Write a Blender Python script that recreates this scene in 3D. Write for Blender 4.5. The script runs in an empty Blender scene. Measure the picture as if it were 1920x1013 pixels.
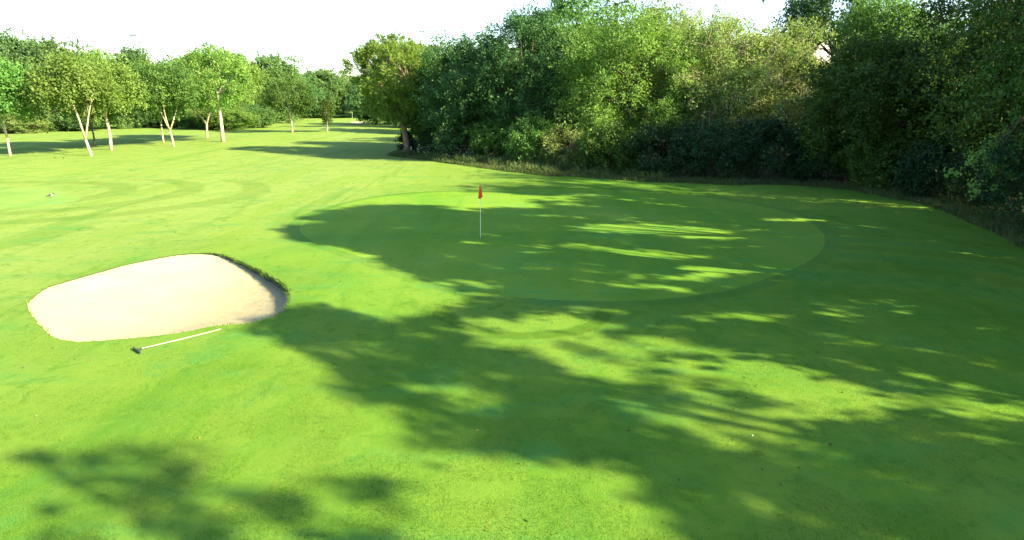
import bpy, math, random
import numpy as np
from mathutils import Vector, geometry

# ------------------------------------------------------------------ camera, sky, sun, exposure
sc = bpy.context.scene
COL = sc.collection
cam_d = bpy.data.cameras.new('camera')
cam_d.sensor_width = 36.0
cam_d.lens = 36.0 * 1207.0 / 1920.0
cam_d.clip_start = 0.1
cam_d.clip_end = 4000
cam = bpy.data.objects.new('camera', cam_d)
COL.objects.link(cam)
cam.location = (0, 0, 5.44)
cam.rotation_euler = (math.radians(90 - 14.78), 0, 0)
sc.camera = cam

SUN_EL = math.radians(28)
SUN_AZ = math.atan2(0.894, -0.447)           # clockwise from +Y
world = bpy.data.worlds.new('World')
sc.world = world
world.use_nodes = True
wt = world.node_tree
sky = wt.nodes.new('ShaderNodeTexSky')
sky.sky_type = 'NISHITA'
sky.sun_disc = False
sky.sun_elevation = SUN_EL
sky.sun_rotation = SUN_AZ
sky.air_density = 1.0
sky.dust_density = 0.8
sky.ozone_density = 1.6
wt.links.new(sky.outputs[0], wt.nodes['Background'].inputs[0])
wt.nodes['Background'].inputs[1].default_value = 0.088
sun_d = bpy.data.lights.new('sun', 'SUN')
sun_d.energy = 5.0
sun_d.angle = math.radians(0.55)
sun_d.color = (1.0, 0.84, 0.50)
sun = bpy.data.objects.new('sun', sun_d)
COL.objects.link(sun)
SV = Vector((math.sin(SUN_AZ) * math.cos(SUN_EL), math.cos(SUN_AZ) * math.cos(SUN_EL), math.sin(SUN_EL)))
sun.rotation_euler = SV.to_track_quat('Z', 'Y').to_euler()
sun.location = (60, -30, 60)
vs = sc.view_settings
vs.view_transform = 'Standard'
vs.look = 'None'
vs.exposure = 2.27
vs.gamma = 1.0
vs.use_curve_mapping = False
sc.render.engine = 'CYCLES'
sc.cycles.max_bounces = 8
sc.cycles.diffuse_bounces = 3
sc.cycles.transmission_bounces = 4
sc.cycles.use_denoising = True

# ------------------------------------------------------------------ helpers
def rng_for(s):
    return np.random.default_rng(s)

def tag(o, label=None, cat=None, group=None, kind=None):
    if label: o['label'] = label
    if cat: o['category'] = cat
    if group: o['group'] = group
    if kind: o['kind'] = kind
    return o

def empty(name, loc, rz=0.0):
    o = bpy.data.objects.new(name, None)
    o.empty_display_size = 0.3
    o.location = loc
    o.rotation_euler = (0, 0, rz)
    COL.objects.link(o)
    return o

def link_mesh(name, me, mat, parent=None):
    o = bpy.data.objects.new(name, me)
    if mat is not None and not me.materials:
        me.materials.append(mat)
    COL.objects.link(o)
    if parent: o.parent = parent
    return o

def np_mesh(name, V, F, var=None, smooth=False):
    """V (n,3), F (m,k) with one k for all faces"""
    V = np.ascontiguousarray(V, dtype=np.float32); F = np.ascontiguousarray(F, dtype=np.int32)
    me = bpy.data.meshes.new(name)
    me.vertices.add(len(V)); me.vertices.foreach_set('co', V.ravel())
    m, k = F.shape
    me.loops.add(m * k); me.loops.foreach_set('vertex_index', F.ravel())
    me.polygons.add(m)
    me.polygons.foreach_set('loop_start', np.arange(0, m * k, k, dtype=np.int32))
    me.polygons.foreach_set('use_smooth', np.full(m, smooth))
    if var is not None:
        a = me.attributes.new('var', 'FLOAT', 'FACE')
        a.data.foreach_set('value', np.ascontiguousarray(var, dtype=np.float32))
    me.update(calc_edges=True)
    return me

def nrm(a):
    return a / np.maximum(np.linalg.norm(a, axis=-1, keepdims=True), 1e-6)

_perm = rng_for(7).random((64, 64, 64)).astype(np.float32)
def noise3(p):
    p = np.asarray(p, dtype=np.float64)
    i = np.floor(p).astype(int); f = p - i; f = f * f * (3 - 2 * f)
    r = 0
    for dx in (0, 1):
        for dy in (0, 1):
            for dz in (0, 1):
                w = (f[..., 0] if dx else 1 - f[..., 0]) * (f[..., 1] if dy else 1 - f[..., 1]) * (f[..., 2] if dz else 1 - f[..., 2])
                r = r + w * _perm[(i[..., 0] + dx) % 64, (i[..., 1] + dy) % 64, (i[..., 2] + dz) % 64]
    return r

class MB:
    """collects vertices and polygons for one mesh"""
    def __init__(self):
        self.v = []; self.f = []
    def tube(self, pts, radii, n=8, cap=True):
        pts = [Vector(p) for p in pts]
        base = len(self.v)
        ref = Vector((0.31, 0.17, 0.93)) if abs((pts[-1] - pts[0]).normalized().z) < 0.8 else Vector((1, 0.1, 0))
        for i, p in enumerate(pts):
            d = (pts[min(i + 1, len(pts) - 1)] - pts[max(i - 1, 0)]).normalized()
            u = d.cross(ref).normalized(); w = d.cross(u)
            for k in range(n):
                a = 2 * math.pi * k / n
                self.v.append(p + (u * math.cos(a) + w * math.sin(a)) * radii[i])
        for i in range(len(pts) - 1):
            for k in range(n):
                a = base + i * n + k; b = base + i * n + (k + 1) % n
                self.f.append((a, b, b + n, a + n))
        if cap:
            self.f.append(tuple(base + k for k in range(n))[::-1])
            self.f.append(tuple(base + (len(pts) - 1) * n + k for k in range(n)))
    def box(self, c, s, rz=0.0, bev=0.0):
        cx, cy, cz = c; hx, hy, hz = s[0] / 2, s[1] / 2, s[2] / 2
        b = len(self.v)
        for z in (-hz, hz):
            for x, y in ((-hx, -hy), (hx, -hy), (hx, hy), (-hx, hy)):
                self.v.append(Vector((cx + x * math.cos(rz) - y * math.sin(rz), cy + x * math.sin(rz) + y * math.cos(rz), cz + z)))
        for f in ((3, 2, 1, 0), (4, 5, 6, 7), (0, 1, 5, 4), (1, 2, 6, 5), (2, 3, 7, 6), (3, 0, 4, 7)):
            self.f.append(tuple(b + i for i in f))
    def ellipsoid(self, c, r, n=12, m=8, rz=0.0, tilt=0.0):
        b = len(self.v); c = Vector(c)
        for j in range(m + 1):
            th = math.pi * j / m
            for k in range(n):
                a = 2 * math.pi * k / n
                x, y, z = r[0] * math.cos(th), r[1] * math.sin(th) * math.cos(a), r[2] * math.sin(th) * math.sin(a)
                x, z = x * math.cos(tilt) - z * math.sin(tilt), x * math.sin(tilt) + z * math.cos(tilt)
                self.v.append(c + Vector((x * math.cos(rz) - y * math.sin(rz), x * math.sin(rz) + y * math.cos(rz), z)))
        for j in range(m):
            for k in range(n):
                self.f.append((b + j * n + k, b + j * n + (k + 1) % n, b + (j + 1) * n + (k + 1) % n, b + (j + 1) * n + k))
    def build(self, name, mat, parent=None, smooth=True):
        me = bpy.data.meshes.new(name)
        me.from_pydata([tuple(v) for v in self.v], [], self.f)
        me.polygons.foreach_set('use_smooth', [smooth] * len(me.polygons))
        me.update()
        return link_mesh(name, me, mat, parent)

# ------------------------------------------------------------------ materials
class NT:
    def __init__(self, name):
        self.m = bpy.data.materials.new(name); self.m.use_nodes = True
        self.t = self.m.node_tree; self.b = self.t.nodes['Principled BSDF']
        self.out = self.t.nodes['Material Output']
    def n(self, typ, **kw):
        x = self.t.nodes.new(typ)
        for k, v in kw.items(): setattr(x, k, v)
        return x
    def l(self, a, b): self.t.links.new(a, b)
    def math(self, op, a, b=None, c=None, clamp=False):
        x = self.n('ShaderNodeMath', operation=op); x.use_clamp = clamp
        for i, v in enumerate((a, b, c)):
            if v is None: continue
            if isinstance(v, (int, float)): x.inputs[i].default_value = v
            else: self.l(v, x.inputs[i])
        return x.outputs[0]
    def noise(self, vec, scale, detail=4, rough=0.6, dist=0.0):
        x = self.n('ShaderNodeTexNoise'); x.inputs['Scale'].default_value = scale
        x.inputs['Detail'].default_value = detail; x.inputs['Roughness'].default_value = rough
        x.inputs['Distortion'].default_value = dist
        if vec is not None: self.l(vec, x.inputs['Vector'])
        return x.outputs['Fac']
    def mapping(self, vec, scale=(1, 1, 1), rot=(0, 0, 0), loc=(0, 0, 0)):
        x = self.n('ShaderNodeMapping'); x.inputs['Scale'].default_value = scale
        x.inputs['Rotation'].default_value = rot; x.inputs['Location'].default_value = loc
        self.l(vec, x.inputs['Vector']); return x.outputs[0]
    def ramp(self, fac, stops):
        x = self.n('ShaderNodeValToRGB'); e = x.color_ramp.elements
        while len(e) < len(stops): e.new(0.5)
        for i, (p, c) in enumerate(stops):
            e[i].position = p; e[i].color = (*c, 1) if len(c) == 3 else c
        self.l(fac, x.inputs[0]); return x.outputs[0]
    def mix(self, fac, a, b, mode='MIX'):
        x = self.n('ShaderNodeMix', data_type='RGBA', blend_type=mode)
        for s, v in ((0, fac), (6, a), (7, b)):
            if isinstance(v, (int, float)): x.inputs[s].default_value = v
            elif isinstance(v, tuple): x.inputs[s].default_value = (*v, 1)
            else: self.l(v, x.inputs[s])
        return x.outputs[2]
    def pos(self):
        return self.n('ShaderNodeNewGeometry').outputs['Position']
    def bump(self, h, strength, dist, prev=None):
        x = self.n('ShaderNodeBump'); x.inputs['Strength'].default_value = strength
        x.inputs['Distance'].default_value = dist; self.l(h, x.inputs['Height'])
        if prev is not None: self.l(prev, x.inputs['Normal'])
        return x.outputs[0]

def fac_window(nt, v, lo, hi):
    x = nt.n('ShaderNodeMapRange'); x.interpolation_type = 'SMOOTHSTEP'
    nt.l(v, x.inputs[0]); x.inputs[1].default_value = lo; x.inputs[2].default_value = hi
    return x.outputs[0]

def grass_material(name, base, rough_scale=1.0, kind='fairway'):
    nt = NT(name); p = nt.pos()
    big = nt.noise(p, 0.09, 3, 0.55, 0.4)
    med = nt.noise(p, 0.55, 4, 0.6, 0.6)
    sm = nt.noise(p, 4.5, 5, 0.65)
    fine = nt.noise(p, 38, 3, 0.7)
    finest = nt.noise(p, 120, 2, 0.6)
    r, g, b = base
    c = nt.ramp(med, [(0.30, (r * .80, g * .86, b * .85)), (0.50, (r, g, b)), (0.72, (r * 1.30, g * 1.12, b * 1.05))])
    c = nt.mix(fac_window(nt, big, 0.42, 0.66), c, (r * 1.45, g * 1.16, b * 1.5))
    if kind == 'fairway':                                   # washed-out brightness of the open fairway to the left, mixed into its colour
        sp = nt.n('ShaderNodeSeparateXYZ'); nt.l(p, sp.inputs[0])
        q = nt.math('ADD', sp.outputs[0], nt.math('MULTIPLY', nt.math('SUBTRACT', nt.noise(p, 0.12, 3), .5), 14.0))
        q = nt.math('SUBTRACT', q, nt.math('MULTIPLY', sp.outputs[1], .30))
        c = nt.mix(nt.math('MULTIPLY', fac_window(nt, q, -9.0, -27.0), 0.8), c, (r * 2.25, g * 1.36, b * 3.3))
    # long soft mowing / wear streaks that run away up the fairway
    st = nt.noise(nt.mapping(p, (0.42, 0.055, 0.4), (0, 0, math.radians(-14))), 1.0, 5, 0.62, 0.8)
    c = nt.mix(nt.math('MULTIPLY', fac_window(nt, st, 0.50, 0.64), 0.55), c, (r * 1.5, g * 1.14, b * 1.45))
    c = nt.mix(nt.math('MULTIPLY', fac_window(nt, st, 0.47, 0.34), 0.5), c, (r * .72, g * .86, b * .75))
    # bluish clover / dewy patches, stretched
    cl = nt.noise(nt.mapping(p, (0.35, 0.7, 0.5), (0, 0, 0.25), (31, 7, 0)), 1.0, 5, 0.7, 0.5)
    c = nt.mix(nt.math('MULTIPLY', fac_window(nt, cl, 0.48, 0.74), 0.7), c, (r * .66, g * 1.06, b * 2.3))
    if kind == 'fairway':
        sx = nt.n('ShaderNodeSeparateXYZ'); nt.l(p, sx.inputs[0])
        wob = nt.math('MULTIPLY', nt.math('SUBTRACT', nt.noise(p, 0.9, 2), 0.5), 0.5)
        def ring(cx, cy, rad, wid, ymax, strength, col, c, sxx=1.0):
            dx = nt.math('MULTIPLY', nt.math('SUBTRACT', sx.outputs[0], cx), sxx)
            dy = nt.math('SUBTRACT', sx.outputs[1], cy)
            d = nt.math('SQRT', nt.math('ADD', nt.math('MULTIPLY', dx, dx), nt.math('MULTIPLY', dy, dy)))
            d = nt.math('ABSOLUTE', nt.math('SUBTRACT', nt.math('ADD', d, wob), rad))
            f = fac_window(nt, d, wid, wid * 0.55)
            f = nt.math('MULTIPLY', f, fac_window(nt, sx.outputs[1], ymax, ymax - 0.8))
            f = nt.math('MULTIPLY', f, strength)
            return nt.mix(f, c, col)
        dk = (r * .56, g * .58, b * .5)
        c = ring(0.36, 16.9, 2.25, 0.33, 17.0, 0.7, dk, c)
        c = ring(0.55, 16.9, 0.75, 0.26, 16.9, 0.55, dk, c)
        for i, rad in enumerate((3.2, 5.6, 8.0)):          # old turning circles on the far fairway
            c = ring(-31.5 + i * 0.8, 38.5, rad + 2.5, 0.8, 46, 0.3, dk, c, 0.75)
        # turning lanes fanning out from the right side of the green
        rings = nt.n('ShaderNodeTexWave', wave_type='RINGS', rings_direction='Z')
        nt.l(nt.mapping(p, (1, 1, 0), (0, 0, 0), (-9.5, -14.0, 0)), rings.inputs['Vector'])
        rings.inputs['Scale'].default_value = 0.10; rings.inputs['Distortion'].default_value = 14.0
        rings.inputs['Detail'].default_value = 2; rings.inputs['Detail Scale'].default_value = 0.25
        dx = nt.math('SUBTRACT', sx.outputs[0], 13.0); dy = nt.math('SUBTRACT', sx.outputs[1], 22.0)
        dd = nt.math('SQRT', nt.math('ADD', nt.math('MULTIPLY', dx, dx), nt.math('MULTIPLY', dy, dy)))
        area = fac_window(nt, dd, 9.0, 3.0)
        f1 = nt.math('MULTIPLY', nt.math('MULTIPLY', fac_window(nt, rings.outputs['Fac'], 0.55, 0.9), area), 0.35)
        c = nt.mix(f1, c, (r * .55, g * .95, b * 2.1))
        f2 = nt.math('MULTIPLY', nt.math('MULTIPLY', fac_window(nt, rings.outputs['Fac'], 0.35, 0.1), area), 0.3)
        c = nt.mix(f2, c, (r * .75, g * .7, b * .6))
    # mottled growth: soft hand-sized to metre-sized blotches
    mo = nt.noise(nt.mapping(p, (1.0, 0.8, 1), (0, 0, .6)), 1.35, 6, 0.72, 1.2)
    c = nt.mix(nt.math('MULTIPLY', fac_window(nt, mo, 0.52, 0.68), 0.62 if kind == 'fairway' else .2), c, (r * 1.5, g * 1.12, b * 1.5))
    c = nt.mix(nt.math('MULTIPLY', fac_window(nt, mo, 0.48, 0.32), 0.6 if kind == 'fairway' else .25), c, (r * .62, g * .74, b * .85))
    # straw flecks, dark specks
    c = nt.mix(nt.math('MULTIPLY', fac_window(nt, fine, 0.58, 0.8), 0.55), c, (r * 1.7, g * 1.25, b * 1.4))
    c = nt.mix(nt.math('MULTIPLY', fac_window(nt, sm, 0.48, 0.25), 0.45), c, (r * .6, g * .72, b * .7))
    c = nt.mix(nt.math('MULTIPLY', fac_window(nt, finest, 0.5, 0.28), 0.5), c, (r * .5, g * .6, b * .5))
    nt.l(c, nt.b.inputs['Base Color'])
    nt.b.inputs['Roughness'].default_value = 0.75
    nt.b.inputs['Specular IOR Level'].default_value = 0.02
    n1 = nt.bump(sm, 0.35 * rough_scale, 0.05)
    n2 = nt.bump(fine, 0.8 * rough_scale, 0.02, n1)
    n3 = nt.bump(finest, 0.9 * rough_scale, 0.008, n2)
    nt.l(n3, nt.b.inputs['Normal'])
    return nt.m

def leaf_material(name, dark, mid, light, trans=0.35, hue_rand=0.25):
    nt = NT(name)
    at_ = nt.n('ShaderNodeAttribute', attribute_name='var')
    c = nt.ramp(at_.outputs['Fac'], [(0.0, dark), (0.5, mid), (1.0, light)])
    oi = nt.n('ShaderNodeObjectInfo')
    hs = nt.n('ShaderNodeHueSaturation')
    mr = nt.n('ShaderNodeMapRange'); nt.l(oi.outputs['Random'], mr.inputs[0]); mr.inputs[3].default_value = 0.485; mr.inputs[4].default_value = 0.515
    nt.l(mr.outputs[0], hs.inputs['Hue'])
    mv = nt.n('ShaderNodeMapRange'); nt.l(oi.outputs['Random'], mv.inputs[0]); mv.inputs[3].default_value = 1 - hue_rand; mv.inputs[4].default_value = 1 + hue_rand
    nt.l(mv.outputs[0], hs.inputs['Value']); nt.l(c, hs.inputs['Color'])
    nt.l(hs.outputs[0], nt.b.inputs['Base Color'])
    nt.b.inputs['Roughness'].default_value = 0.5
    nt.b.inputs['Specular IOR Level'].default_value = 0.2
    tr = nt.n('ShaderNodeBsdfTranslucent')
    nt.l(nt.mix(1.0, hs.outputs[0], (1.15, 1.25, 0.5), 'MULTIPLY'), tr.inputs[0])
    ms = nt.n('ShaderNodeMixShader'); ms.inputs[0].default_value = trans
    nt.l(nt.b.outputs[0], ms.inputs[1]); nt.l(tr.outputs[0], ms.inputs[2])
    nt.l(ms.outputs[0], nt.out.inputs['Surface'])
    return nt.m

def bark_material(name, a, b, scale=6):
    nt = NT(name); oc = nt.n('ShaderNodeTexCoord').outputs['Object']
    v = nt.mapping(oc, (1, 1, 0.25))
    n = nt.noise(v, scale, 5, 0.7, 0.4)
    nt.l(nt.ramp(n, [(0.3, a), (0.7, b)]), nt.b.inputs['Base Color'])
    nt.b.inputs['Roughness'].default_value = 0.9
    nt.l(nt.bump(nt.noise(v, scale * 3, 5, 0.7), 0.8, 0.03), nt.b.inputs['Normal'])
    return nt.m

def plain(name, col, rough=0.6, metal=0.0, var=0.12, scale=20):
    nt = NT(name); oc = nt.n('ShaderNodeTexCoord').outputs['Object']
    n = nt.noise(oc, scale, 4, 0.6)
    nt.l(nt.ramp(n, [(0.3, tuple(x * (1 - var) for x in col)), (0.7, tuple(min(1, x * (1 + var)) for x in col))]), nt.b.inputs['Base Color'])
    nt.b.inputs['Roughness'].default_value = rough; nt.b.inputs['Metallic'].default_value = metal
    return nt.m

M = {}
M['fairway'] = grass_material('fairway grass', (0.095, 0.208, 0.023))
M['green'] = grass_material('putting green grass', (0.112, 0.236, 0.025), 0.35, 'green')
M['collar'] = grass_material('collar grass', (0.083, 0.190, 0.025), 1.0, 'green')
M['apron'] = grass_material('mown apron grass', (0.145, 0.255, 0.055), 0.4, 'green')

def soil_material():
    nt = NT('woodland floor'); p = nt.pos()
    n = nt.noise(p, 1.2, 6, 0.7, 0.5); n2 = nt.noise(p, 14, 5, 0.75)
    c = nt.ramp(n, [(0.3, (0.035, 0.03, 0.018)), (0.5, (0.06, 0.062, 0.025)), (0.7, (0.09, 0.10, 0.03))])
    c = nt.mix(fac_window(nt, n2, 0.5, 0.75), c, (0.14, 0.12, 0.07))
    nt.l(c, nt.b.inputs['Base Color']); nt.b.inputs['Roughness'].default_value = 0.95
    nt.l(nt.bump(n2, 1.0, 0.08), nt.b.inputs['Normal'])
    return nt.m
M['soil'] = soil_material()

def sand_material():
    nt = NT('bunker sand'); p = nt.pos()
    n = nt.noise(p, 0.8, 5, 0.65, 0.5); n2 = nt.noise(p, 9, 6, 0.75, 0.8); n3 = nt.noise(p, 60, 3, 0.7)
    sx = nt.n('ShaderNodeSeparateXYZ'); nt.l(p, sx.inputs[0])
    c = nt.ramp(n, [(0.3, (0.355, 0.335, 0.20)), (0.7, (0.43, 0.41, 0.255))])
    # darker damp footprints and debris gather at the right-hand end
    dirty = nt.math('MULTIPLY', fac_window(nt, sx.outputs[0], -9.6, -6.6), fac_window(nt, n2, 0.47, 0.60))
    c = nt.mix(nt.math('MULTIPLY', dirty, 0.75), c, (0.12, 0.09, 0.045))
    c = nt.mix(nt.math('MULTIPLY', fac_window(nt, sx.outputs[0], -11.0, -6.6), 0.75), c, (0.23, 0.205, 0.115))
    nt.l(c, nt.b.inputs['Base Color']); nt.b.inputs['Roughness'].default_value = 0.95
    vo = nt.n('ShaderNodeTexWave', wave_type='BANDS'); nt.l(nt.mapping(p, (1, 1, 1), (0, 0, 0.5)), vo.inputs['Vector'])
    vo.inputs['Scale'].default_value = 3.2; vo.inputs['Distortion'].default_value = 5; vo.inputs['Detail'].default_value = 3
    b1 = nt.bump(vo.outputs['Fac'], 0.10, 0.03); b2 = nt.bump(n2, 0.5, 0.03, b1)
    nt.l(nt.bump(n3, 0.5, 0.01, b2), nt.b.inputs['Normal'])
    return nt.m
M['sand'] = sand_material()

M['oak'] = leaf_material('oak leaves', (0.030, 0.068, 0.013), (0.058, 0.122, 0.021), (0.100, 0.170, 0.030), 0.32)
M['broad'] = leaf_material('broadleaf leaves', (0.048, 0.127, 0.030), (0.090, 0.207, 0.044), (0.149, 0.282, 0.064), 0.38)
M['light'] = leaf_material('yellow green leaves', (0.081, 0.167, 0.034), (0.147, 0.265, 0.055), (0.224, 0.356, 0.086), 0.42)
M['pale'] = leaf_material('pale willow leaves', (0.121, 0.184, 0.057), (0.207, 0.293, 0.092), (0.299, 0.391, 0.138), 0.40)
M['blue'] = leaf_material('bluish dark leaves', (0.020, 0.052, 0.018), (0.042, 0.096, 0.030), (0.075, 0.145, 0.046), 0.28)
M['belt'] = leaf_material('belt leaves', (0.058, 0.125, 0.038), (0.105, 0.200, 0.060), (0.16, 0.27, 0.085), 0.38)
M['belt_dark'] = leaf_material('belt dark leaves', (0.040, 0.092, 0.032), (0.072, 0.150, 0.050), (0.115, 0.205, 0.070), 0.35)
M['needle'] = leaf_material('pine needles', (0.095, 0.185, 0.036), (0.155, 0.270, 0.054), (0.225, 0.35, 0.08), 0.42, 0.05)
M['ivy'] = leaf_material('dark ivy leaves', (0.010, 0.034, 0.013), (0.020, 0.056, 0.018), (0.036, 0.085, 0.024), 0.2)
M['blade'] = leaf_material('long grass blades', (0.04, 0.075, 0.022), (0.075, 0.115, 0.035), (0.17, 0.18, 0.085), 0.35)
M['turf_blade'] = leaf_material('turf blades', (0.055, 0.13, 0.014), (0.095, 0.20, 0.022), (0.15, 0.27, 0.035), 0.3)
M['flower'] = leaf_material('white flowers', (0.5, 0.52, 0.42), (0.65, 0.66, 0.58), (0.78, 0.78, 0.72), 0.3)
M['litter'] = leaf_material('fallen leaves', (0.05, 0.035, 0.015), (0.13, 0.10, 0.04), (0.30, 0.27, 0.12), 0.2)
M['bark_pale'] = bark_material('pale bark', (0.26, 0.235, 0.16), (0.48, 0.43, 0.32))
M['bark_dark'] = bark_material('dark bark', (0.045, 0.035, 0.024), (0.13, 0.10, 0.07))
M['bark_pine'] = bark_material('pine bark', (0.10, 0.075, 0.05), (0.26, 0.20, 0.14))
M['twig'] = bark_material('bare twigs', (0.25, 0.22, 0.15), (0.42, 0.37, 0.27))
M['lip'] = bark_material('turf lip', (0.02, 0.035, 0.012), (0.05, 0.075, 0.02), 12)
M['white'] = plain('white paint', (0.78, 0.77, 0.72), 0.4, var=0.04)
M['red'] = plain('red flag cloth', (0.66, 0.055, 0.02), 0.75, var=0.1, scale=9)
M['yellow'] = plain('yellow flag cloth', (0.78, 0.52, 0.03), 0.75)
M['cream'] = plain('worn cream paint', (0.33, 0.33, 0.27), 0.6, var=0.2, scale=14)
M['black'] = plain('black plastic', (0.02, 0.025, 0.02), 0.45)
M['grey'] = plain('galvanised steel', (0.16, 0.18, 0.19), 0.55, 0.3)
M['brick'] = plain('render wall', (0.75, 0.73, 0.68), 0.8, var=0.06, scale=3)
M['tile'] = plain('roof tile', (0.25, 0.13, 0.09), 0.8, var=0.2, scale=8)
M['glass'] = plain('window glass', (0.03, 0.04, 0.05), 0.08)

# ------------------------------------------------------------------ where light and shade fall on the short grass (world metres)
SH = [[(-5.99, 40.13), (-2.18, 43.89), (1.5, 45.4), (7.18, 45.71), (12.27, 43.6), (18.99, 42.47), (33.35, 41.93), (24.17, 21.08), (8.27, 6.27), (2.34, 6.27), (2.46, 7.08), (2.2, 8.03), (1.57, 8.89), (0.76, 9.17), (0.0, 8.99), (-0.76, 9.17), (-1.42, 9.64), (-2.22, 10.14), (-2.68, 10.95), (-3.32, 11.52), (-3.66, 12.42), (-4.39, 12.99), (-5.48, 14.1), (-6.61, 15.41), (-5.67, 16.26), (-4.2, 16.04), (-2.7, 15.41), (-1.47, 16.95), (0.61, 17.45), (1.34, 17.15), (0.0, 17.65), (-1.73, 18.24), (-2.7, 19.6), (-4.29, 21.82), (-6.03, 23.65), (-7.45, 24.39), (-9.56, 25.69), (-8.93, 26.44), (-10.26, 27.35), (-9.7, 28.84), (-9.24, 32.5), (-7.47, 34.41), (-4.55, 34.04), (-1.65, 32.83), (1.1, 33.0), (1.56, 37.59), (-0.32, 38.94), (-3.23, 38.94)], [(-7.73, 7.66), (-7.32, 8.71), (-6.85, 8.99), (-6.46, 9.17), (-5.51, 8.99), (-4.39, 8.71), (-3.89, 7.9), (-2.62, 7.64), (-1.66, 7.21), (-1.91, 6.27), (-6.54, 6.27)], [(-6.78, 10.74), (-6.38, 10.63), (-4.13, 8.86), (-4.28, 8.64), (-5.61, 9.68)], [(-3.82, 9.05), (-2.97, 8.86), (-2.04, 8.36), (-1.38, 7.66), (-1.88, 7.6), (-2.84, 8.43)]]
LT = [(1.51, 36.33, 2.42, 0.81, 0.7), (2.86, 34.22, 2.0, 0.55, 0.6), (4.06, 37.59, 1.88, 0.44, 0.5), (-9.71, 29.65, 1.37, 0.42, 0.8), (-7.94, 26.89, 1.13, 0.34, 0.6), (-8.53, 25.17, 0.86, 0.3, 0.8), (-5.31, 31.7, 1.59, 0.47, 0.7), (-5.16, 27.83, 1.41, 0.49, 0.6), (-5.91, 25.9, 1.09, 0.42, 0.5), (2.33, 27.59, 1.39, 0.48, 0.6), (-2.79, 23.47, 0.79, 0.26, 0.6), (0.66, 19.28, 1.0, 0.31, 0.5), (4.33, 21.08, 1.26, 0.44, 0.6), (3.52, 18.52, 0.8, 0.29, 0.5), (5.58, 27.59, 3.02, 0.96, 0.95), (7.88, 26.66, 2.02, 0.79, 0.9), (1.3, 30.94, 0.57, 0.45, 0.9), (3.98, 31.7, 2.39, 0.47, 0.5), (7.03, 21.08, 1.27, 0.58, 0.9), (5.46, 19.85, 1.53, 0.58, 0.75), (5.28, 22.95, 1.17, 0.59, 0.8), (0.4, 23.47, 1.4, 0.35, 0.7), (-2.19, 21.3, 0.33, 0.22, 0.8), (0.36, 20.86, 0.46, 0.21, 0.8), (-1.0, 19.41, 0.92, 0.31, 0.6), (6.74, 22.62, 1.55, 0.41, 0.7), (8.63, 24.2, 1.23, 0.38, 0.6), (13.06, 29.92, 2.26, 0.42, 0.8), (15.28, 28.84, 1.46, 0.27, 0.8), (6.63, 18.75, 1.13, 0.46, 0.7), (2.48, 24.39, 1.04, 0.38, 0.6), (8.43, 16.39, 0.64, 0.36, 0.9), (9.47, 15.95, 0.42, 0.17, 0.7), (6.45, 15.7, 1.1, 0.42, 0.75), (5.01, 15.95, 1.26, 0.35, 0.6), (16.27, 23.04, 0.49, 0.26, 0.8), (11.55, 15.13, 0.92, 0.15, 0.6), (7.97, 14.1, 0.87, 0.28, 0.6), (0.52, 14.82, 1.95, 1.06, 0.8), (2.65, 13.61, 2.17, 0.97, 0.72), (4.29, 12.28, 2.08, 0.81, 0.68), (6.07, 11.41, 1.85, 0.66, 0.62), (7.87, 10.84, 1.47, 0.47, 0.6), (4.98, 10.53, 1.92, 0.4, 0.6), (8.13, 9.59, 0.7, 0.38, 0.7), (4.63, 9.68, 0.8, 0.26, 0.6), (1.28, 16.26, 1.27, 0.62, 0.8), (3.87, 15.21, 1.6, 0.55, 0.6), (11.81, 41.93, 3.82, 0.8, 0.8), (6.9, 43.89, 3.27, 0.88, 0.6), (1.21, 8.6, 0.72, 0.2, 0.7), (2.13, 8.43, 0.71, 0.2, 0.6), (6.23, 8.29, 0.47, 0.17, 0.6), (4.49, 7.9, 0.67, 0.17, 0.5), (4.96, 7.55, 0.58, 0.12, 0.4), (2.68, 9.02, 0.75, 0.16, 0.4), (-5.75, 7.21, 0.35, 0.19, 0.6), (-4.33, 7.43, 0.42, 0.15, 0.4), (0.0, 12.28, 0.66, 0.21, 0.3)]
def in_poly(x, y, poly):
    r = np.zeros(x.shape, bool); n = len(poly); j = n - 1
    for i in range(n):
        xi, yi = poly[i]; xj, yj = poly[j]
        if yi != yj:
            r ^= ((yi > y) != (yj > y)) & (x < (xj - xi) * (y - yi) / (yj - yi) + xi)
        j = i
    return r
SOFT = (0.17, 0.42, 0.45, 0.45)                        # mean openness inside each shaded outline
def light_fraction(x, y):
    """how open the canopy towards the sun is over the ground point x, y"""
    wx = (noise3(np.stack([x * .9, y * .9, x * 0 + 3.3], -1)) - .5) * .8 + (noise3(np.stack([x * 2.9, y * 2.9, x * 0 + 6.3], -1)) - .5) * .7
    wy = (noise3(np.stack([x * .9, y * .9, x * 0 + 9.1], -1)) - .5) * .6 + (noise3(np.stack([x * 2.9, y * 2.9, x * 0 + 2.1], -1)) - .5) * .45
    X, Y = x + wx, y + wy
    m = np.full(x.shape, 1.3)
    for s, v in zip(SH, SOFT): m[in_poly(X, Y, s)] = v
    m = np.maximum(m, np.where(((x - 5) / 8) ** 2 + ((y - 22) / 9) ** 2 < 1, np.where(m < .5, .30, m), 0))
    m = np.maximum(m, np.where((y < 15) & (x > -4) & (x < 13), .28, 0))
    for cx, cy, a, b, v in LT:
        d = np.sqrt(((X - cx) / a) ** 2 + ((Y - cy) / max(b * 1.25, .32)) ** 2)
        m = np.maximum(m, min(1.1, v * 1.18) * np.clip((1.25 - d) / .5, 0, 1))
    return m
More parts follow.
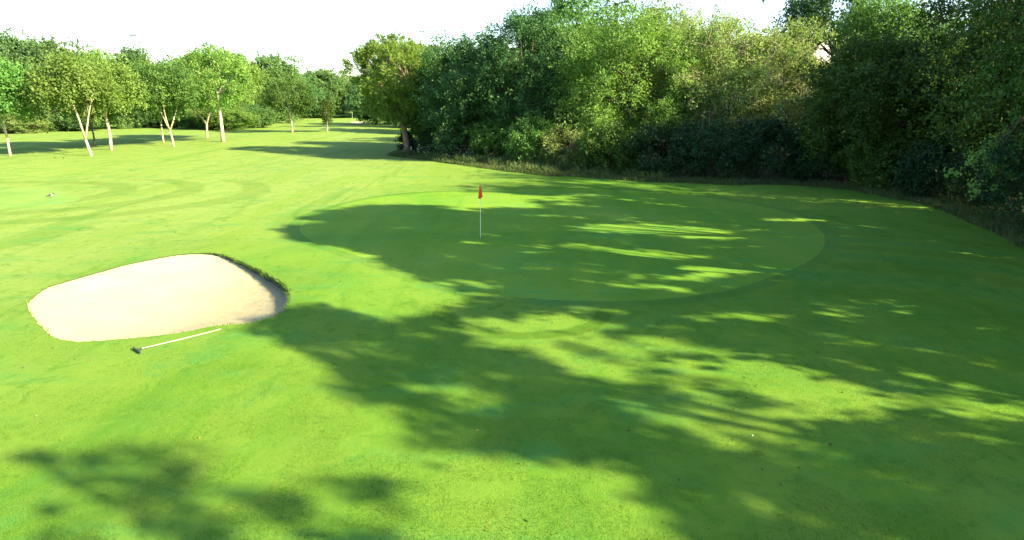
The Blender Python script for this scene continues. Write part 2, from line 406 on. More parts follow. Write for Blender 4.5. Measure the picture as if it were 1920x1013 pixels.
def keep_chance(P):
    k = P[:, 2] / SV.z
    x = P[:, 0] - SV.x * k; y = P[:, 1] - SV.y * k
    m = 0.28 * light_fraction(x, y)
    for dx, dy in ((.4, 0), (-.4, 0), (0, .22), (0, -.22)):
        m = m + .18 * light_fraction(x + dx, y + dy)
    u = x * -.894 + y * .447; v = x * .447 + y * .894
    n = noise3(np.stack([u * .55, v * 2.0, u * 0 + .5], -1)) * .6 + noise3(np.stack([u * 1.6, v * 5.0, u * 0 + 7.5], -1)) * .4
    n = np.clip((n - .22) / .56, 0, 1)
    soft = .34 + .50 * np.clip((17.5 - y) / 6, 0, 1)            # softer partial shade on the near turf, shaped by thinning the crowns
    t = np.clip((m - n) / soft + .5, 0, 1); t = t * t * (3 - 2 * t)
    t = np.where((y > 45.5) | ((x > 9) & (y > 41)), 0.0, t)
    return np.clip(-np.log(np.maximum(t, .0015)) / 5.5, 0, 1)
_rc = rng_for(77)
def sun_carve(P):
    """True for sprays that may stay: looks along the sun's ray to the ground"""
    return _rc.random(len(P)) < keep_chance(P)
def limb_ok(P):
    return keep_chance(P) > .55

# ------------------------------------------------------------------ ground
def zf(x, y):
    z = 0.05 * np.sin(x * .21 + 1.3) * np.cos(y * .17) + 0.03 * np.sin(x * .5 + y * .31)
    z = z + 0.16 * np.exp(-(((x + 5.6) / 1.5) ** 2 + ((y - 18.2) / 2.6) ** 2))
    z = z + 0.12 * np.exp(-(((x + 9.5) / 3.0) ** 2 + ((y - 23.4) / 1.3) ** 2))
    z = z + 0.5 * np.exp(-(((x + 32) / 9) ** 2 + ((y - 128) / 12) ** 2))
    z = z + 0.45 * np.exp(-(((x - 2) / 10) ** 2 + ((y - 56) / 5) ** 2))
    return z * np.clip(1 - (np.hypot(x, y) - 250) / 200, 0, 1)
def zg(x, y):
    return float(zf(np.array(float(x)), np.array(float(y))))

def smooth_loop(pts, per=6):
    n = len(pts); out = []
    for i in range(n):
        p0, p1, p2, p3 = (np.array(pts[(i + k - 1) % n]) for k in range(4))
        for t in np.linspace(0, 1, per, endpoint=False):
            out.append(0.5 * ((2 * p1) + (-p0 + p2) * t + (2 * p0 - 5 * p1 + 4 * p2 - p3) * t ** 2 + (-p0 + 3 * p1 - 3 * p2 + p3) * t ** 3))
    return [(float(a), float(b)) for a, b in out]
GREEN = smooth_loop([(-9.25, 27.59), (-9.85, 30.5), (-9.47, 33.34), (-7.95, 36.74), (-5.17, 38.94), (-0.33, 40.13), (4.69, 40.38), (8.83, 39.41), (11.75, 37.16), (13.43, 34.22), (14.0, 30.94), (13.21, 27.0), (12.01, 24.2), (10.5, 21.98), (8.66, 20.18), (6.71, 18.52), (5.05, 17.65), (3.3, 17.3), (1.81, 17.4), (0.61, 17.65), (-0.95, 18.24), (-2.32, 19.28), (-3.5, 20.38), (-4.88, 21.98), (-6.39, 23.47), (-7.8, 24.87)], 5)
BUNKER = smooth_loop([(-13.2, 16.71), (-13.61, 17.45), (-13.91, 18.41), (-13.82, 19.1), (-13.56, 19.85), (-13.17, 21.08), (-12.42, 22.06), (-11.77, 22.46), (-10.75, 22.54), (-9.69, 21.82), (-8.52, 20.72), (-7.43, 19.41), (-6.62, 18.24), (-6.28, 17.45), (-6.0, 16.5), (-6.05, 15.7), (-6.6, 15.2), (-7.36, 15.0), (-7.87, 14.67), (-8.6, 14.35), (-9.48, 14.14), (-10.06, 14.07), (-10.68, 14.24), (-11.2, 14.64), (-12.22, 15.61)], 8)
rb = rng_for(3)
BUNKER = [(x + rb.normal() * .018, y + rb.normal() * .018) for x, y in BUNKER]
def grow(loop, d):
    L = np.array(loop); t = nrm(np.roll(L, -1, 0) - np.roll(L, 1, 0)); n = np.column_stack([-t[:, 1], t[:, 0]])
    c = L.mean(0); n *= np.sign(((L - c) * n).sum(1))[:, None]
    return [tuple(float(v) for v in q) for q in L + n * d]
COLLAR = grow(GREEN, .55)
APRON = smooth_loop([(-32.94, 41.4), (-30.88, 41.4), (-28.14, 39.89), (-25.48, 37.59), (-24.51, 36.33), (-24.57, 34.22), (-25.5, 33.17), (-30.18, 32.5), (-36, 34), (-40.0, 37.16), (-38, 40.88)], 4)
EDGE = [(-13.2, 68.5), (-11.91, 66.13), (-7.83, 59.66), (-3.49, 53.03), (0.0, 50.22), (3.96, 48.04), (7.27, 46.36), (10.23, 44.18), (15.67, 43.03), (19.36, 43.0), (21.96, 41.0), (22.3, 37.59), (22.07, 33.0), (20.89, 28.2), (19.72, 24.2), (19.3, 18), (19, 10), (18.6, 2), (18.3, -8), (18, -20)]
WOODS = EDGE + [(44, -20), (60, 30), (48, 84), (10, 100), (-8, 92), (-13, 80)]
FARSAND = [(-41.6, 178.87), (-39.5, 176), (-37.37, 170.06), (-35.33, 160.35), (-37.0, 157.5), (-39.2, 162.07), (-41.8, 170)]

def build_ground():
    pts = []
    for r in np.concatenate([np.arange(1, 12, 1.0), np.arange(12, 48, .9), 48 * 1.055 ** np.arange(0, 68)]):
        n = int(min(220, max(24, r * 5)))
        for k in range(n):
            a = 2 * math.pi * (k + (0.5 if int(r * 7) % 2 else 0)) / n
            pts.append((r * math.sin(a), r * math.cos(a)))
    pts = np.array(pts)
    loops = [COLLAR, GREEN, BUNKER, APRON, WOODS, FARSAND]
    keep = np.ones(len(pts), bool)
    for lp in loops:                                       # no grid point right beside a border
        L = np.array(lp)
        for i in range(len(L)):
            a, b = L[i], L[(i + 1) % len(L)]
            d = b - a; t = np.clip(((pts - a) @ d) / (d @ d), 0, 1)
            keep &= np.linalg.norm(pts - (a + t[:, None] * d), axis=1) > .12
    pts = pts[keep]
    verts = [Vector((float(a), float(b))) for a, b in pts]
    edges = []; faces = []
    for lp in loops:
        s = len(verts); verts += [Vector(q) for q in lp]
        edges += [(s + i, s + (i + 1) % len(lp)) for i in range(len(lp))]
    V, E_, F, *_ = geometry.delaunay_2d_cdt(verts, edges, [], 0, 1e-5)
    V2 = np.array([tuple(v) for v in V]); F = np.array([f for f in F if len(f) == 3])
    c = V2[F].mean(1)
    reg = np.zeros(len(F), int)
    for i, lp in enumerate((COLLAR, GREEN, BUNKER, APRON, WOODS, FARSAND)):
        reg[in_poly(c[:, 0], c[:, 1], lp)] = (6, 1, 2, 3, 4, 5)[i]
    V3 = np.column_stack([V2, zf(V2[:, 0], V2[:, 1])])
    def sub(k, name, mat):
        f = F[reg == k]
        a = V2[f]; area = (a[:, 1, 0] - a[:, 0, 0]) * (a[:, 2, 1] - a[:, 0, 1]) - (a[:, 1, 1] - a[:, 0, 1]) * (a[:, 2, 0] - a[:, 0, 0])
        f = np.where((area < 0)[:, None], f[:, ::-1], f)
        u, inv = np.unique(f, return_inverse=True)
        o = link_mesh(name, np_mesh(name, V3[u], inv.reshape(-1, 3), smooth=True), mat)
        return o
    tag(sub(0, 'fairway', M['fairway']), 'bright mown fairway grass stretching into the distance', kind='structure')
    tag(sub(1, 'putting_green', M['green']), 'smooth close-mown round putting green around the red flag', kind='structure')
    tag(sub(6, 'green_collar', M['collar']), 'slightly longer and bluer ring of turf round the putting green', kind='structure')
    tag(sub(3, 'tee_ground', M['apron']), 'pale close-mown patch at the left edge of the fairway', kind='structure')
    tag(sub(4, 'woodland_floor', M['soil']), 'dark earth and leaf litter under the right-hand trees', kind='structure')
    tag(sub(5, 'far_bunker_sand', M['sand']), 'small far sand bunker near the yellow flag', kind='structure')
build_ground()

# bunker: turf lip and bowl of sand
def lip_h(x, y):
    a = math.atan2(y - 18.0, x + 9.8)
    right = max(0.0, math.cos(a - 0.35)) ** 0.8
    return 0.035 + 0.27 * right * (1.0 if y > 15.4 else max(0.0, (y - 14.6) / 0.8))
def build_bunker():
    V = []; F = []
    n = len(BUNKER); cen = np.array([-9.9, 18.1])
    top = []; bot = []
    for (x, y) in BUNKER:
        top.append((x, y, zg(x, y)))
        d = cen - np.array([x, y]); d = d / np.linalg.norm(d)
        h = lip_h(x, y)
        bot.append((x - d[0] * .05 * (h > .1), y - d[1] * .05 * (h > .1), zg(x, y) - h))
    V = top + bot
    F = [(i, (i + 1) % n, n + (i + 1) % n, n + i) for i in range(n)]
    me = bpy.data.meshes.new('bunker_lip'); me.from_pydata(V, [], F)
    tag(link_mesh('bunker_lip', me, M['lip']), 'dark turf face around the rim of the sand bunker', kind='structure')
    # sand
    rr = rng_for(11)
    gx, gy = np.meshgrid(np.arange(-14.2, -5.8, .16), np.arange(13.8, 22.8, .16))
    g = np.stack([gx.ravel(), gy.ravel()], 1) + rr.normal(size=(gx.size, 2)) * .03
    B = np.array([b[:2] for b in bot])
    ins = in_poly(g[:, 0], g[:, 1], [tuple(b) for b in B])
    g = g[ins]
    dist = np.full(len(g), 9.0)
    for i in range(n):
        a, b = B[i], B[(i + 1) % n]; d = b - a
        t = np.clip(((g - a) @ d) / (d @ d + 1e-9), 0, 1)
        dist = np.minimum(dist, np.linalg.norm(g - (a + t[:, None] * d), axis=1))
    g = g[dist > .1]; dist = dist[dist > .1]
    lh = np.array([b[2] for b in bot])
    w = 1 / (np.linalg.norm(g[:, None] - B[None], axis=2) ** 2 + .01)
    ez = (w * lh).sum(1) / w.sum(1)
    z = ez - .28 * (1 - np.exp(-(dist / 1.3) ** 1.5)) + .018 * (noise3(np.column_stack([g * 2.2, g[:, 0] * 0])) - .5) + \
        .03 * (noise3(np.column_stack([g * 6, g[:, 0] * 0 + 5])) - .5) * np.clip((g[:, 0] + 9.5) / 2.5, 0, 1)
    verts = [Vector(p) for p in B.tolist()] + [Vector(p) for p in g.tolist()]
    edges = [(i, (i + 1) % n) for i in range(n)]
    V2, _, F2, *_ = geometry.delaunay_2d_cdt(verts, edges, [], 1, 1e-6)
    zs = np.concatenate([lh, z])
    if len(V2) != len(zs):
        allp = np.array([tuple(v) for v in verts])
        zs = np.array([zs[np.argmin(((allp - np.array(v)) ** 2).sum(1))] for v in V2])
    V3 = [(v[0], v[1], float(zz)) for v, zz in zip(V2, zs)]
    me = bpy.data.meshes.new('bunker_sand'); me.from_pydata(V3, [], [f for f in F2])
    me.polygons.foreach_set('use_smooth', [True] * len(me.polygons))
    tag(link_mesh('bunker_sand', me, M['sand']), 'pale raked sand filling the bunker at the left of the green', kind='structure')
build_bunker()

def blades(name, P, h, w, lean, seed, mat, dirs=None, segs=1, var=None):
    """grass blades at P: narrow bent triangles/quads"""
    r = rng_for(seed); n = len(P)
    az = r.random(n) * 2 * math.pi
    s = np.column_stack([np.cos(az), np.sin(az), np.zeros(n)])
    H = h * (0.6 + 0.8 * r.random(n))
    d = np.column_stack([r.normal(size=(n, 2)) * lean, np.ones(n)])
    if dirs is not None: d[:, :2] += dirs
    d = nrm(d)
    W = w * (0.6 + 0.8 * r.random(n))
    a = P - s * W[:, None] / 2; b = P + s * W[:, None] / 2
    m = P + d * (H * .6)[:, None]
    tip = P + d * H[:, None] + np.column_stack([d[:, 0] * H * .35, d[:, 1] * H * .35, -np.abs(r.normal(size=n)) * .12 * H])
    V = np.stack([a, b, m + s * W[:, None] * .35, tip, m - s * W[:, None] * .35], 1).reshape(-1, 3)
    i = np.arange(n) * 5
    F = np.concatenate([np.column_stack([i, i + 1, i + 2, i + 4]), np.column_stack([i + 4, i + 2, i + 3, i + 3])[:, :4]])
    # quads for the stem, triangles for the tip (kept as thin quads)
    tipv = tip + s * W[:, None] * .08
    V = np.stack([a, b, m + s * W[:, None] * .35, tipv, tip - s * W[:, None] * .08, m - s * W[:, None] * .35], 1).reshape(-1, 3)
    i = np.arange(n) * 6
    F = np.concatenate([np.column_stack([i, i + 1, i + 2, i + 5]), np.column_stack([i + 5, i + 2, i + 3, i + 4])])
    vv = np.clip(.5 + .22 * r.normal(size=n), 0, 1) if var is None else var
    return link_mesh(name, np_mesh(name, V, F, np.concatenate([vv, vv])), mat)

# ------------------------------------------------------------------ trees
def crown_points(r, c, rad, n1, n2, ns, r1=0.38, fill=0.62, low=-0.6, spread=0.62):
    c = np.array(c); rad = np.array(rad)
    d = nrm(r.normal(size=(n1 * 3, 3))); d = d[d[:, 2] > low][:n1]
    # push the directions apart a little
    for _ in range(6):
        diff = d[:, None] - d[None]; q = (diff ** 2).sum(-1) + np.eye(len(d)) * 9
        d = nrm(d + .03 * (diff / q[..., None]).sum(1))
    k = fill * (0.80 + .35 * r.random(len(d)))
    L1 = c + d * rad * k[:, None]
    R1 = rad.mean() * r1 * (0.65 + .6 * r.random(len(d)))
    L2 = []; R2 = []; own = []
    for i in range(len(L1)):
        e = nrm(r.normal(size=(n2, 3)) + d[i] * .9 + np.array([0, 0, .15]))
        L2.append(L1[i] + e * R1[i] * (.6 + .5 * r.random(n2))[:, None]); R2.append(R1[i] * (.35 + .3 * r.random(n2))); own += [i] * n2
    L2 = np.concatenate(L2); R2 = np.concatenate(R2)
    idx = np.repeat(np.arange(len(L2)), ns)
    g = r.normal(size=(len(idx), 3)); g[:, 2] *= .75
    P = L2[idx] + g * R2[idx][:, None] * spread
    D = nrm(nrm(P - c) * .7 + nrm(P - L2[idx]) * .6 + r.normal(size=P.shape) * .45 + np.array([0, 0, .1]))
    tone = np.repeat(r.random(len(L2)), ns) * .35 + np.repeat(r.random(len(L1)), n2 * ns) * .25
    return P, D, L1, L2, np.array(own), tone

def leaf_mesh(name, P, D, tone, nl, size, wr, twig, r, needle=False):
    n = len(P)
    idx = np.repeat(np.arange(n), nl)
    N = n * nl
    t = r.random(N)[:, None]
    C = P[idx] + D[idx] * t * twig + r.normal(size=(N, 3)) * twig * (.16 if needle else .27)
    C[:, 2] -= (t[:, 0] ** 2) * twig * .18
    if needle:
        A = nrm(D[idx] * .9 + r.normal(size=(N, 3)) * .55 + np.array([0, 0, .35]))
        Nn = nrm(r.normal(size=(N, 3)) + np.array([0, 0, .3]))
    else:
        A = nrm(D[idx] * .5 + r.normal(size=(N, 3)) * .7 + np.array([0, 0, -.2]))
        Nn = nrm(D[idx] * .55 + r.normal(size=(N, 3)) * .55 + np.array([0, 0, .55]))
    Bv = nrm(np.cross(Nn, A))
    s = (size * (.6 + .6 * r.random(N)) * np.repeat(.75 + .6 * r.random(n), nl))[:, None]
    fold = np.cross(A, Bv) * s * .10
    V = np.stack([C - A * s * .5, C + Bv * s * wr * .5 - fold - A * s * .05, C + A * s * .5, C - Bv * s * wr * .5 - fold - A * s * .05], 1).reshape(-1, 3)
    F = np.arange(N * 4).reshape(-1, 4)
    var = np.clip(tone[idx] + .4 * r.random(N), 0, 1)
    return np_mesh(name, V, F, var)

def limb_pts(a, b, r, bend=0.12, k=4):
    a = np.array(a, float); b = np.array(b, float); L = np.linalg.norm(b - a)
    off = r.normal(size=3) * bend * L
    out = []
    for t in np.linspace(0, 1, k + 1):
        p = a + (b - a) * t + off * math.sin(math.pi * t) + np.array([0, 0, .10 * L * math.sin(math.pi * t)])
        out.append(tuple(p))
    return out

def make_tree(name, label, cat, group, loc, H, R, zb, leaf, bark, seed, n1=30, n2=7, ns=15, nl=10, size=.26, wr=.6, twig=.7,
              trunk_r=None, fork=None, lean=(0, 0), carve=False, squash=1.0, needle=False, limbs=True, offset=(0, 0), low=-.6, spread=.62,
              keepouts=None, sub_limbs=False, r1=.38, fill=.62):
    r = rng_for(seed)
    x, y = loc; z0 = zg(x, y)
    root = empty(name, (x, y, z0))
    tag(root, label, cat, group)
    cz = (H + zb) / 2; rz = (H - zb) / 2
    c = (lean[0] + offset[0], lean[1] + offset[1], cz)
    P, D, L1, L2, own, tone = crown_points(r, c, (R, R * squash, rz), n1, n2, ns, low=low, spread=spread, r1=r1, fill=fill)
    keep = P[:, 2] > 0.15
    # ragged holes inside the crown
    hole = noise3(P * (2.4 / max(R, 2)) + seed * 3.7)
    keep &= hole > .35
    keep &= noise3(P * .9 + seed * 1.9) > .24
    if carve:
        keep &= sun_carve(P + np.array([x, y, z0]))
    if keepouts is not None:
        keep &= keepouts(P + np.array([x, y, z0]))
    P, D, tone = P[keep], D[keep], tone[keep]
    me = leaf_mesh('crown', P, D, tone, nl, size, wr, twig, r, needle)
    link_mesh('crown', me, leaf, root)
    tr = trunk_r or (0.018 * H + .06)
    mb = MB()
    if fork is None:
        top = (c[0] * .8, c[1] * .8, zb + rz * 1.1) if not carve or zb > 5 else (c[0], c[1], H * .5)
        pts = limb_pts((0, 0, -.25), top, r, .03, 6)
        if carve:                                    # stem cut short to keep its shadow off the lit patches
            okp = limb_ok(np.array(pts) + np.array([x, y, z0]))
            kk = 3
            while kk < 7 and okp[kk]: kk += 1
            pts = pts[:max(kk, 3)]
        mb.tube(pts, [tr * 1.25, tr, tr * .9, tr * .75, tr * .55, tr * .4, tr * .22][:len(pts)], 8)
        joints = pts[2:6]
    else:
        fz, n_f = fork
        p0 = (lean[0] * .3, lean[1] * .3, fz)
        pts = limb_pts((0, 0, -.25), p0, r, .03, 3)
        mb.tube(pts, [tr * 1.3, tr, tr * .9, tr * .85], 8)
        joints = []
        for k in range(n_f):
            a = 2 * math.pi * k / n_f + (r.random() - .5) * .7 + (math.pi if seed % 2 else 0)
            q = (p0[0] + math.cos(a) * R * .46, p0[1] + math.sin(a) * R * .46, zb + rz * (.5 + .4 * r.random()))
            pp = limb_pts(pts[-1], q, r, .07, 4)
            mb.tube(pp, [tr * .72, tr * .6, tr * .5, tr * .38, tr * .25], 6)
            joints += pp[2:]
    if limbs:
        J = np.array(joints)
        vis = limb_ok(L1 + np.array([x, y, z0])) & limb_ok(L1 * .8 + np.array([x, y, z0])) if carve else np.ones(len(L1), bool)
        for i in range(len(L1)):
            if not vis[i]: continue
            low_j = J[np.argmin(np.linalg.norm(J - L1[i] + np.array([0, 0, .8]), axis=1))]
            mb.tube(limb_pts(low_j, L1[i], r, .08, 3), [tr * .30, tr * .22, tr * .15, tr * .08], 5, False)
            if sub_limbs:
                for j in np.where(own == i)[0]:
                    mb.tube(limb_pts(L1[i], L2[j], r, .10, 2), [tr * .09, tr * .06, tr * .03], 3, False)
    mb.build('trunk', bark, root)
    return root

def copy_tree(o, loc, rz, scale, label, group=None, name=None):
    c = o.copy(); COL.objects.link(c)
    c.location = loc; c.rotation_euler = (0, 0, rz); c.scale = scale
    c['label'] = label
    if group: c['group'] = group
    if name: c.name = name
    for ch in list(o.children):
        d = ch.copy(); COL.objects.link(d); d.parent = c
    return c

G_FAIR = 'small trees standing in a line on the left fairway'
G_BACK = 'trees of the belt behind the left fairway'
G_WOOD = 'trees of the woodland edge beyond the green'
G_BUSH = 'bushes along the foot of the woodland'
G_OFF = 'woodland trees beyond the right edge that shade the green'

exec_specs = []
# left fairway trees
F_ = [
 ((-50.39, 65.48), 8.2, 3.5, 4.1, 'bark_pale', 'broad', 'forked pale trunk tree nearest the left edge of the fairway', (1.7, 2), (0.1, 0)),
 ((-42.65, 66.13), 9.0, 3.7, 4.3, 'bark_pale', 'light', 'leaning pale forked tree left of the straight trunk one', (1.6, 2), (-1.3, 0.2)),
 ((-50.66, 79.33), 8.6, 3.4, 3.6, 'bark_dark', 'broad', 'slim dark trunk tree just behind the leaning pale one', (2.2, 2), (0, 0)),
 ((-45.52, 74.12), 9.7, 3.8, 4.4, 'bark_pale', 'light', 'thick straight pale trunk tree with a yellowish crown', (3.6, 3), (0, 0)),
 ((-45.95, 86.41), 8.6, 3.3, 3.8, 'bark_pale', 'broad', 'short thin trunk tree left behind the wide forked one', (2.4, 2), (0, 0)),
 ((-41.5, 80.27), 9.2, 3.8, 4.6, 'bark_pale', 'broad', 'wide forked tree with a long bare limb to the left', (1.8, 3), (-.8, 0)),
 ((-44.73, 96.17), 9.6, 3.6, 4.4, 'bark_pale', 'broad', 'darker leaning trunk tree left of the tallest fairway tree', (2.0, 2), (.8, 0)),
 ((-38.62, 87.52), 11.8, 4.6, 4.6, 'bark_pale', 'light', 'tallest yellow green tree of the fairway line with stout trunk', (4.4, 3), (-.2, 0)),
 ((-38.03, 113.79), 8.4, 4.0, 3.0, 'bark_pale', 'oak', 'small round dark tree standing alone near the far green', (2.4, 3), (0, 0)),
]
for i, (loc, H, R, zb, bk, lf, lb, fk, ln) in enumerate(F_):
    make_tree('fairway_tree', lb, 'tree', G_FAIR, loc, H, R, zb, M[lf], M[bk], 100 + i, n1=26, n2=7, ns=13, nl=11, size=.26, wr=.6, twig=.7,
              trunk_r=(.12, .14, .11, .17, .11, .13, .16, .23, .15)[i], fork=fk, lean=ln, low=-.5)
make_tree('sapling_tree', 'little sparse sapling with leaves low on its pale stem', 'sapling', G_FAIR, (-32.03, 113.79), 5.6, 1.15, 1.2, M['oak'], M['bark_pale'], 131,
          n1=16, n2=5, ns=7, nl=9, size=.26, twig=.6, trunk_r=.13)

# the pine at the corner of the wood
make_tree('pine_tree', 'bushy light green pine with leaning grey trunk at the wood corner', 'tree', None, (-10.76, 67.45), 11.3, 4.3, 3.7, M['needle'], M['bark_pine'], 41,
          n1=80, n2=7, ns=8, nl=12, size=.33, wr=.24, twig=.5, trunk_r=.33, fork=(3.4, 3), lean=(-1.5, 0), needle=True, offset=(.65, 0), low=-.8, spread=.5, r1=.24, fill=.80)

# woodland edge beyond the green
def gable_gap(P):
    a = np.array([0, 0, 5.44]); b = np.array([36.9, 80.0, 10.7]); d = b - a; L = np.linalg.norm(d); d = d / L
    t = (P - a) @ d
    q = np.linalg.norm(P - (a + t[:, None] * d), axis=1)
    return ~((q < .55 * t / L + .55) & (t < L))
W_ = [
 # x, y, H, R, zb, leaf, bark, leaf size, label
 (-8.0, 67.5, 9.6, 2.5, .8, 'oak', 'bark_dark', .20, 'narrow olive brown tree tucked right behind the pine'),
 (-10.2, 79, 11.2, 3.0, 1.0, 'blue', 'bark_dark', .24, 'blue green tree showing its top between pine and wood'),
 (-4.2, 61.5, 11.2, 3.6, .6, 'blue', 'bark_dark', .18, 'dark bluish rounded tree at the left end of the wood'),
 (-2.2, 71, 11.4, 3.8, 1.0, 'broad', 'bark_dark', .24, 'mid green tree filling in behind the dark rounded one'),
 (1.2, 58.5, 13.4, 3.5, .5, 'blue', 'bark_dark', .18, 'tall ragged oak left of the big bright tree'),
 (6.0, 67, 17.5, 3.6, 3.5, 'broad', 'bark_dark', .24, 'thin topped tall tree with sky showing through its crown'),
 (9.4, 54.5, 12.3, 5.3, .3, 'light', 'bark_dark', .18, 'big bright green rounded tree in the middle of the wood'),
 (15.0, 66, 14.2, 4.4, 2.0, 'pale', 'bark_dark', .24, 'tall pale tree rising behind the big bright tree'),
 (16.4, 54.5, 12.2, 4.2, .5, 'pale', 'twig', .17, 'pale willow like tree with many bare twigs'),
 (21.6, 53.5, 10.8, 4.5, .5, 'pale', 'twig', .17, 'lower pale twiggy tree beside the dark oak'),
 (30.1, 64, 16.5, 4.6, 3.0, 'blue', 'bark_dark', .24, 'tall blue green tree behind the pale twiggy ones'),
 (30.2, 55, 14.0, 3.4, 2.0, 'broad', 'bark_pale', .20, 'tall tree with a pale upright stem above the dark oak'),
 (23.9, 43.8, 9.6, 4.2, .4, 'oak', 'bark_dark', .18, 'dark spreading oak at the bend of the wood'),
 (29.0, 41, 12.8, 5.6, .6, 'oak', 'bark_dark', .18, 'great dark oak overhanging the right side of the green'),
 (27.2, 33.0, 17.0, 5.9, .8, 'oak', 'bark_dark', .16, 'dark oak at the right edge with low hanging boughs'),
]
wood = []
for i, (x, y, H, R, zb, lf, bk, s, lb) in enumerate(W_):
    twiggy = bk == 'twig'
    sparse = i == 5
    wd = make_tree('woodland_tree', lb, 'tree', G_WOOD, (x, y), H, R, zb, M[lf], M[bk], 200 + i, n1=38 if not sparse else 18, n2=8, ns=17 if not twiggy else 15,
              nl=15 if s < .22 else 11, size=s, wr=.65, twig=.6, sub_limbs=twiggy, carve=i >= 12, trunk_r=.12 if twiggy else .3, low=-.85,
              keepouts=gable_gap if i in (9, 10, 11, 12) else None, fork=(1.2, 4) if twiggy else None)
    wood.append(wd)

# bare pale branches sticking out of the two twiggy trees, and one low bough of the right-hand oak
def bare_branches(root, c, R, H, n, seed):
    r = rng_for(seed); mb = MB()
    for _ in range(n):
        d = nrm(r.normal(size=3) * (1, 1, .8) + np.array([-.15, -.7, .25])); 
        a = np.array(c) + d * R * .45; b = np.array(c) + d * (R, R, H * .5) * (.98 + .22 * r.random())
        b[2] = max(b[2], .6)
        p = limb_pts(a, b, r, .09, 4)
        mb.tube(p, [.028, .024, .019, .014, .008], 4, False)
        for _k in range(4):
            q = np.array(p[2 + _k % 3]); e = q + nrm(d + r.normal(size=3) * .8) * (.7 + .8 * r.random())
            mb.tube(limb_pts(q, e, r, .08, 2), [.014, .010, .005], 3, False)
    mb.build('bare_branches', M['twig'], root)
bare_branches(wood[8], (0, 0, 6.6), 4.5, 12.2, 120, 801)
bare_branches(wood[9], (0, 0, 5.2), 4.6, 9.4, 110, 802)
def low_bough(root):
    r = rng_for(810); ox, oy, oz = root.location
    tip = np.array([20.0 - ox, 27.8 - oy, 1.9 - oz]); a = np.array([-1.0, -.6, 5.6]); mb = MB()
    p = limb_pts(a, tip, r, .08, 6); mb.tube(p, [.06, .05, .042, .034, .026, .018, .01], 6)
    P = []
    for k in range(46):
        t = .35 + .65 * r.random(); q = a + (tip - a) * t + r.normal(size=3) * (.45, .45, .32); P.append(q)
        j = np.array(p[min(6, int(t * 6))]); mb.tube([tuple(j), tuple((j + q) / 2 + (0, 0, .08)), tuple(q)], [.009, .007, .004], 4, False)
    mb.build('bough', M['bark_dark'], root)
    P = np.array(P); D = nrm(r.normal(size=P.shape) * .6 + np.array([-.5, -.4, -.15]))
    link_mesh('bough_leaves', leaf_mesh('bough_leaves', P, D, r.random(len(P)) * .5 + .3, 26, .15, .7, .45, r), M['light'], root)  # sunlit look put into the leaf colour, lighter than the rest of the oak
low_bough(wood[14])

# trees beyond the right edge of the frame
OFF = [(25.2, 26.5), (23.4, 19.5), (22.6, 14), (22.2, 8.7), (22, 3.5), (22, -2), (22, -7.5), (22, -13), (31, 24), (31.3, 17.5), (31, 11), (30.6, 5), (30.2, -1), (30, -7), (29.5, -13.5)]
for i, (x, y) in enumerate(OFF):
    make_tree('shade_tree', 'unseen overhanging tree added to darken the turf at the right', 'tree', G_OFF, (x, y), 19.5 + (i * 7 % 5) * .5, 5.0 if i == 0 or i > 7 else 6.0, .3, M['oak'], M['bark_dark'], 300 + i,
              n1=38, n2=7, ns=18, nl=14 if i < 2 else 8, size=.17 if i < 2 else .30, wr=.75, twig=.5, carve=True, squash=.8, low=-.95, trunk_r=.25)

# unseen overhanging crowns added to block the sky and deepen shade at the right
for i, (x, y, ox) in enumerate([(21.5, 21.5, -2.6), (20.5, 15.5, -4.2), (20, 9.5, -4.6), (20, 3, -4.6), (20, -4, -4.6), (20.5, -11, -4.2)]):
    make_tree('shade_tree', 'unseen overhanging tree added to darken the turf at the right', 'tree', G_OFF, (x, y), 19.5 + (i % 3) * .5, 5.6, 9.6, M['oak'], M['bark_dark'], 340 + i,
              n1=36, n2=7, ns=20, nl=8, size=.30, wr=.75, twig=.5, carve=True, offset=(ox, 0), low=-.95, trunk_r=.32)

# bushes along the foot of the wood
B_ = [
 (-10.9, 68.6, 2.2, 0.95, 'ivy', 'dark sprouting shrub hugging the foot of the pine trunk'),
 (-7.2, 65.0, 2.6, 2.0, 'ivy', 'low dark bush right of the pine at the wood corner'),
 (-4.6, 59.5, 3.2, 2.2, 'blue', 'dark bluish bush below the rounded tree'),
 (-1.6, 57.2, 3.4, 2.3, 'oak', 'olive bush above the white wildflowers'),
 (1.6, 54.2, 3.6, 2.3, 'broad', 'mid green bush in front of the ragged oak'),
 (4.4, 52.0, 3.0, 2.0, 'pale', 'yellowish bramble bush at the left foot of the bright tree'),
 (7.4, 49.6, 3.4, 2.3, 'oak', 'dark olive bush under the big bright tree'),
 (10.8, 47.8, 3.4, 2.4, 'ivy', 'dark ivy covered bush right under the bright tree'),
 (14.2, 46.6, 3.8, 2.5, 'ivy', 'dark dense thicket bush below the pale willow like tree'),
 (17.8, 46.2, 4.0, 2.5, 'ivy', 'broad dark thicket bush left of the dark opening'),
 (21.6, 45.2, 3.0, 2.0, 'ivy', 'low dark bush beside the dark opening in the wood'),
 (23.6, 41.2, 3.2, 2.0, 'oak', 'dark bush below the spreading oak at the bend'),
 (22.4, 45.6, 4.8, 2.4, 'oak', 'tall dark bush standing in the dark opening of the wood'),
 (26.0, 41.6, 5.6, 2.9, 'oak', 'tall dark bush between the two dark oaks'),
 (24.3, 36.8, 3.2, 2.1, 'ivy', 'dark bush at the foot of the great dark oak'),
 (24.2, 32.0, 3.6, 2.4, 'ivy', 'dark holly like bush near the low hanging bough'),
 (23.4, 27.5, 4.4, 2.8, 'ivy', 'large dark ivy hedge bush at the right edge'),
 (22.9, 22.8, 4.4, 2.8, 'ivy', 'ivy hedge bush just beyond the right edge'),
]
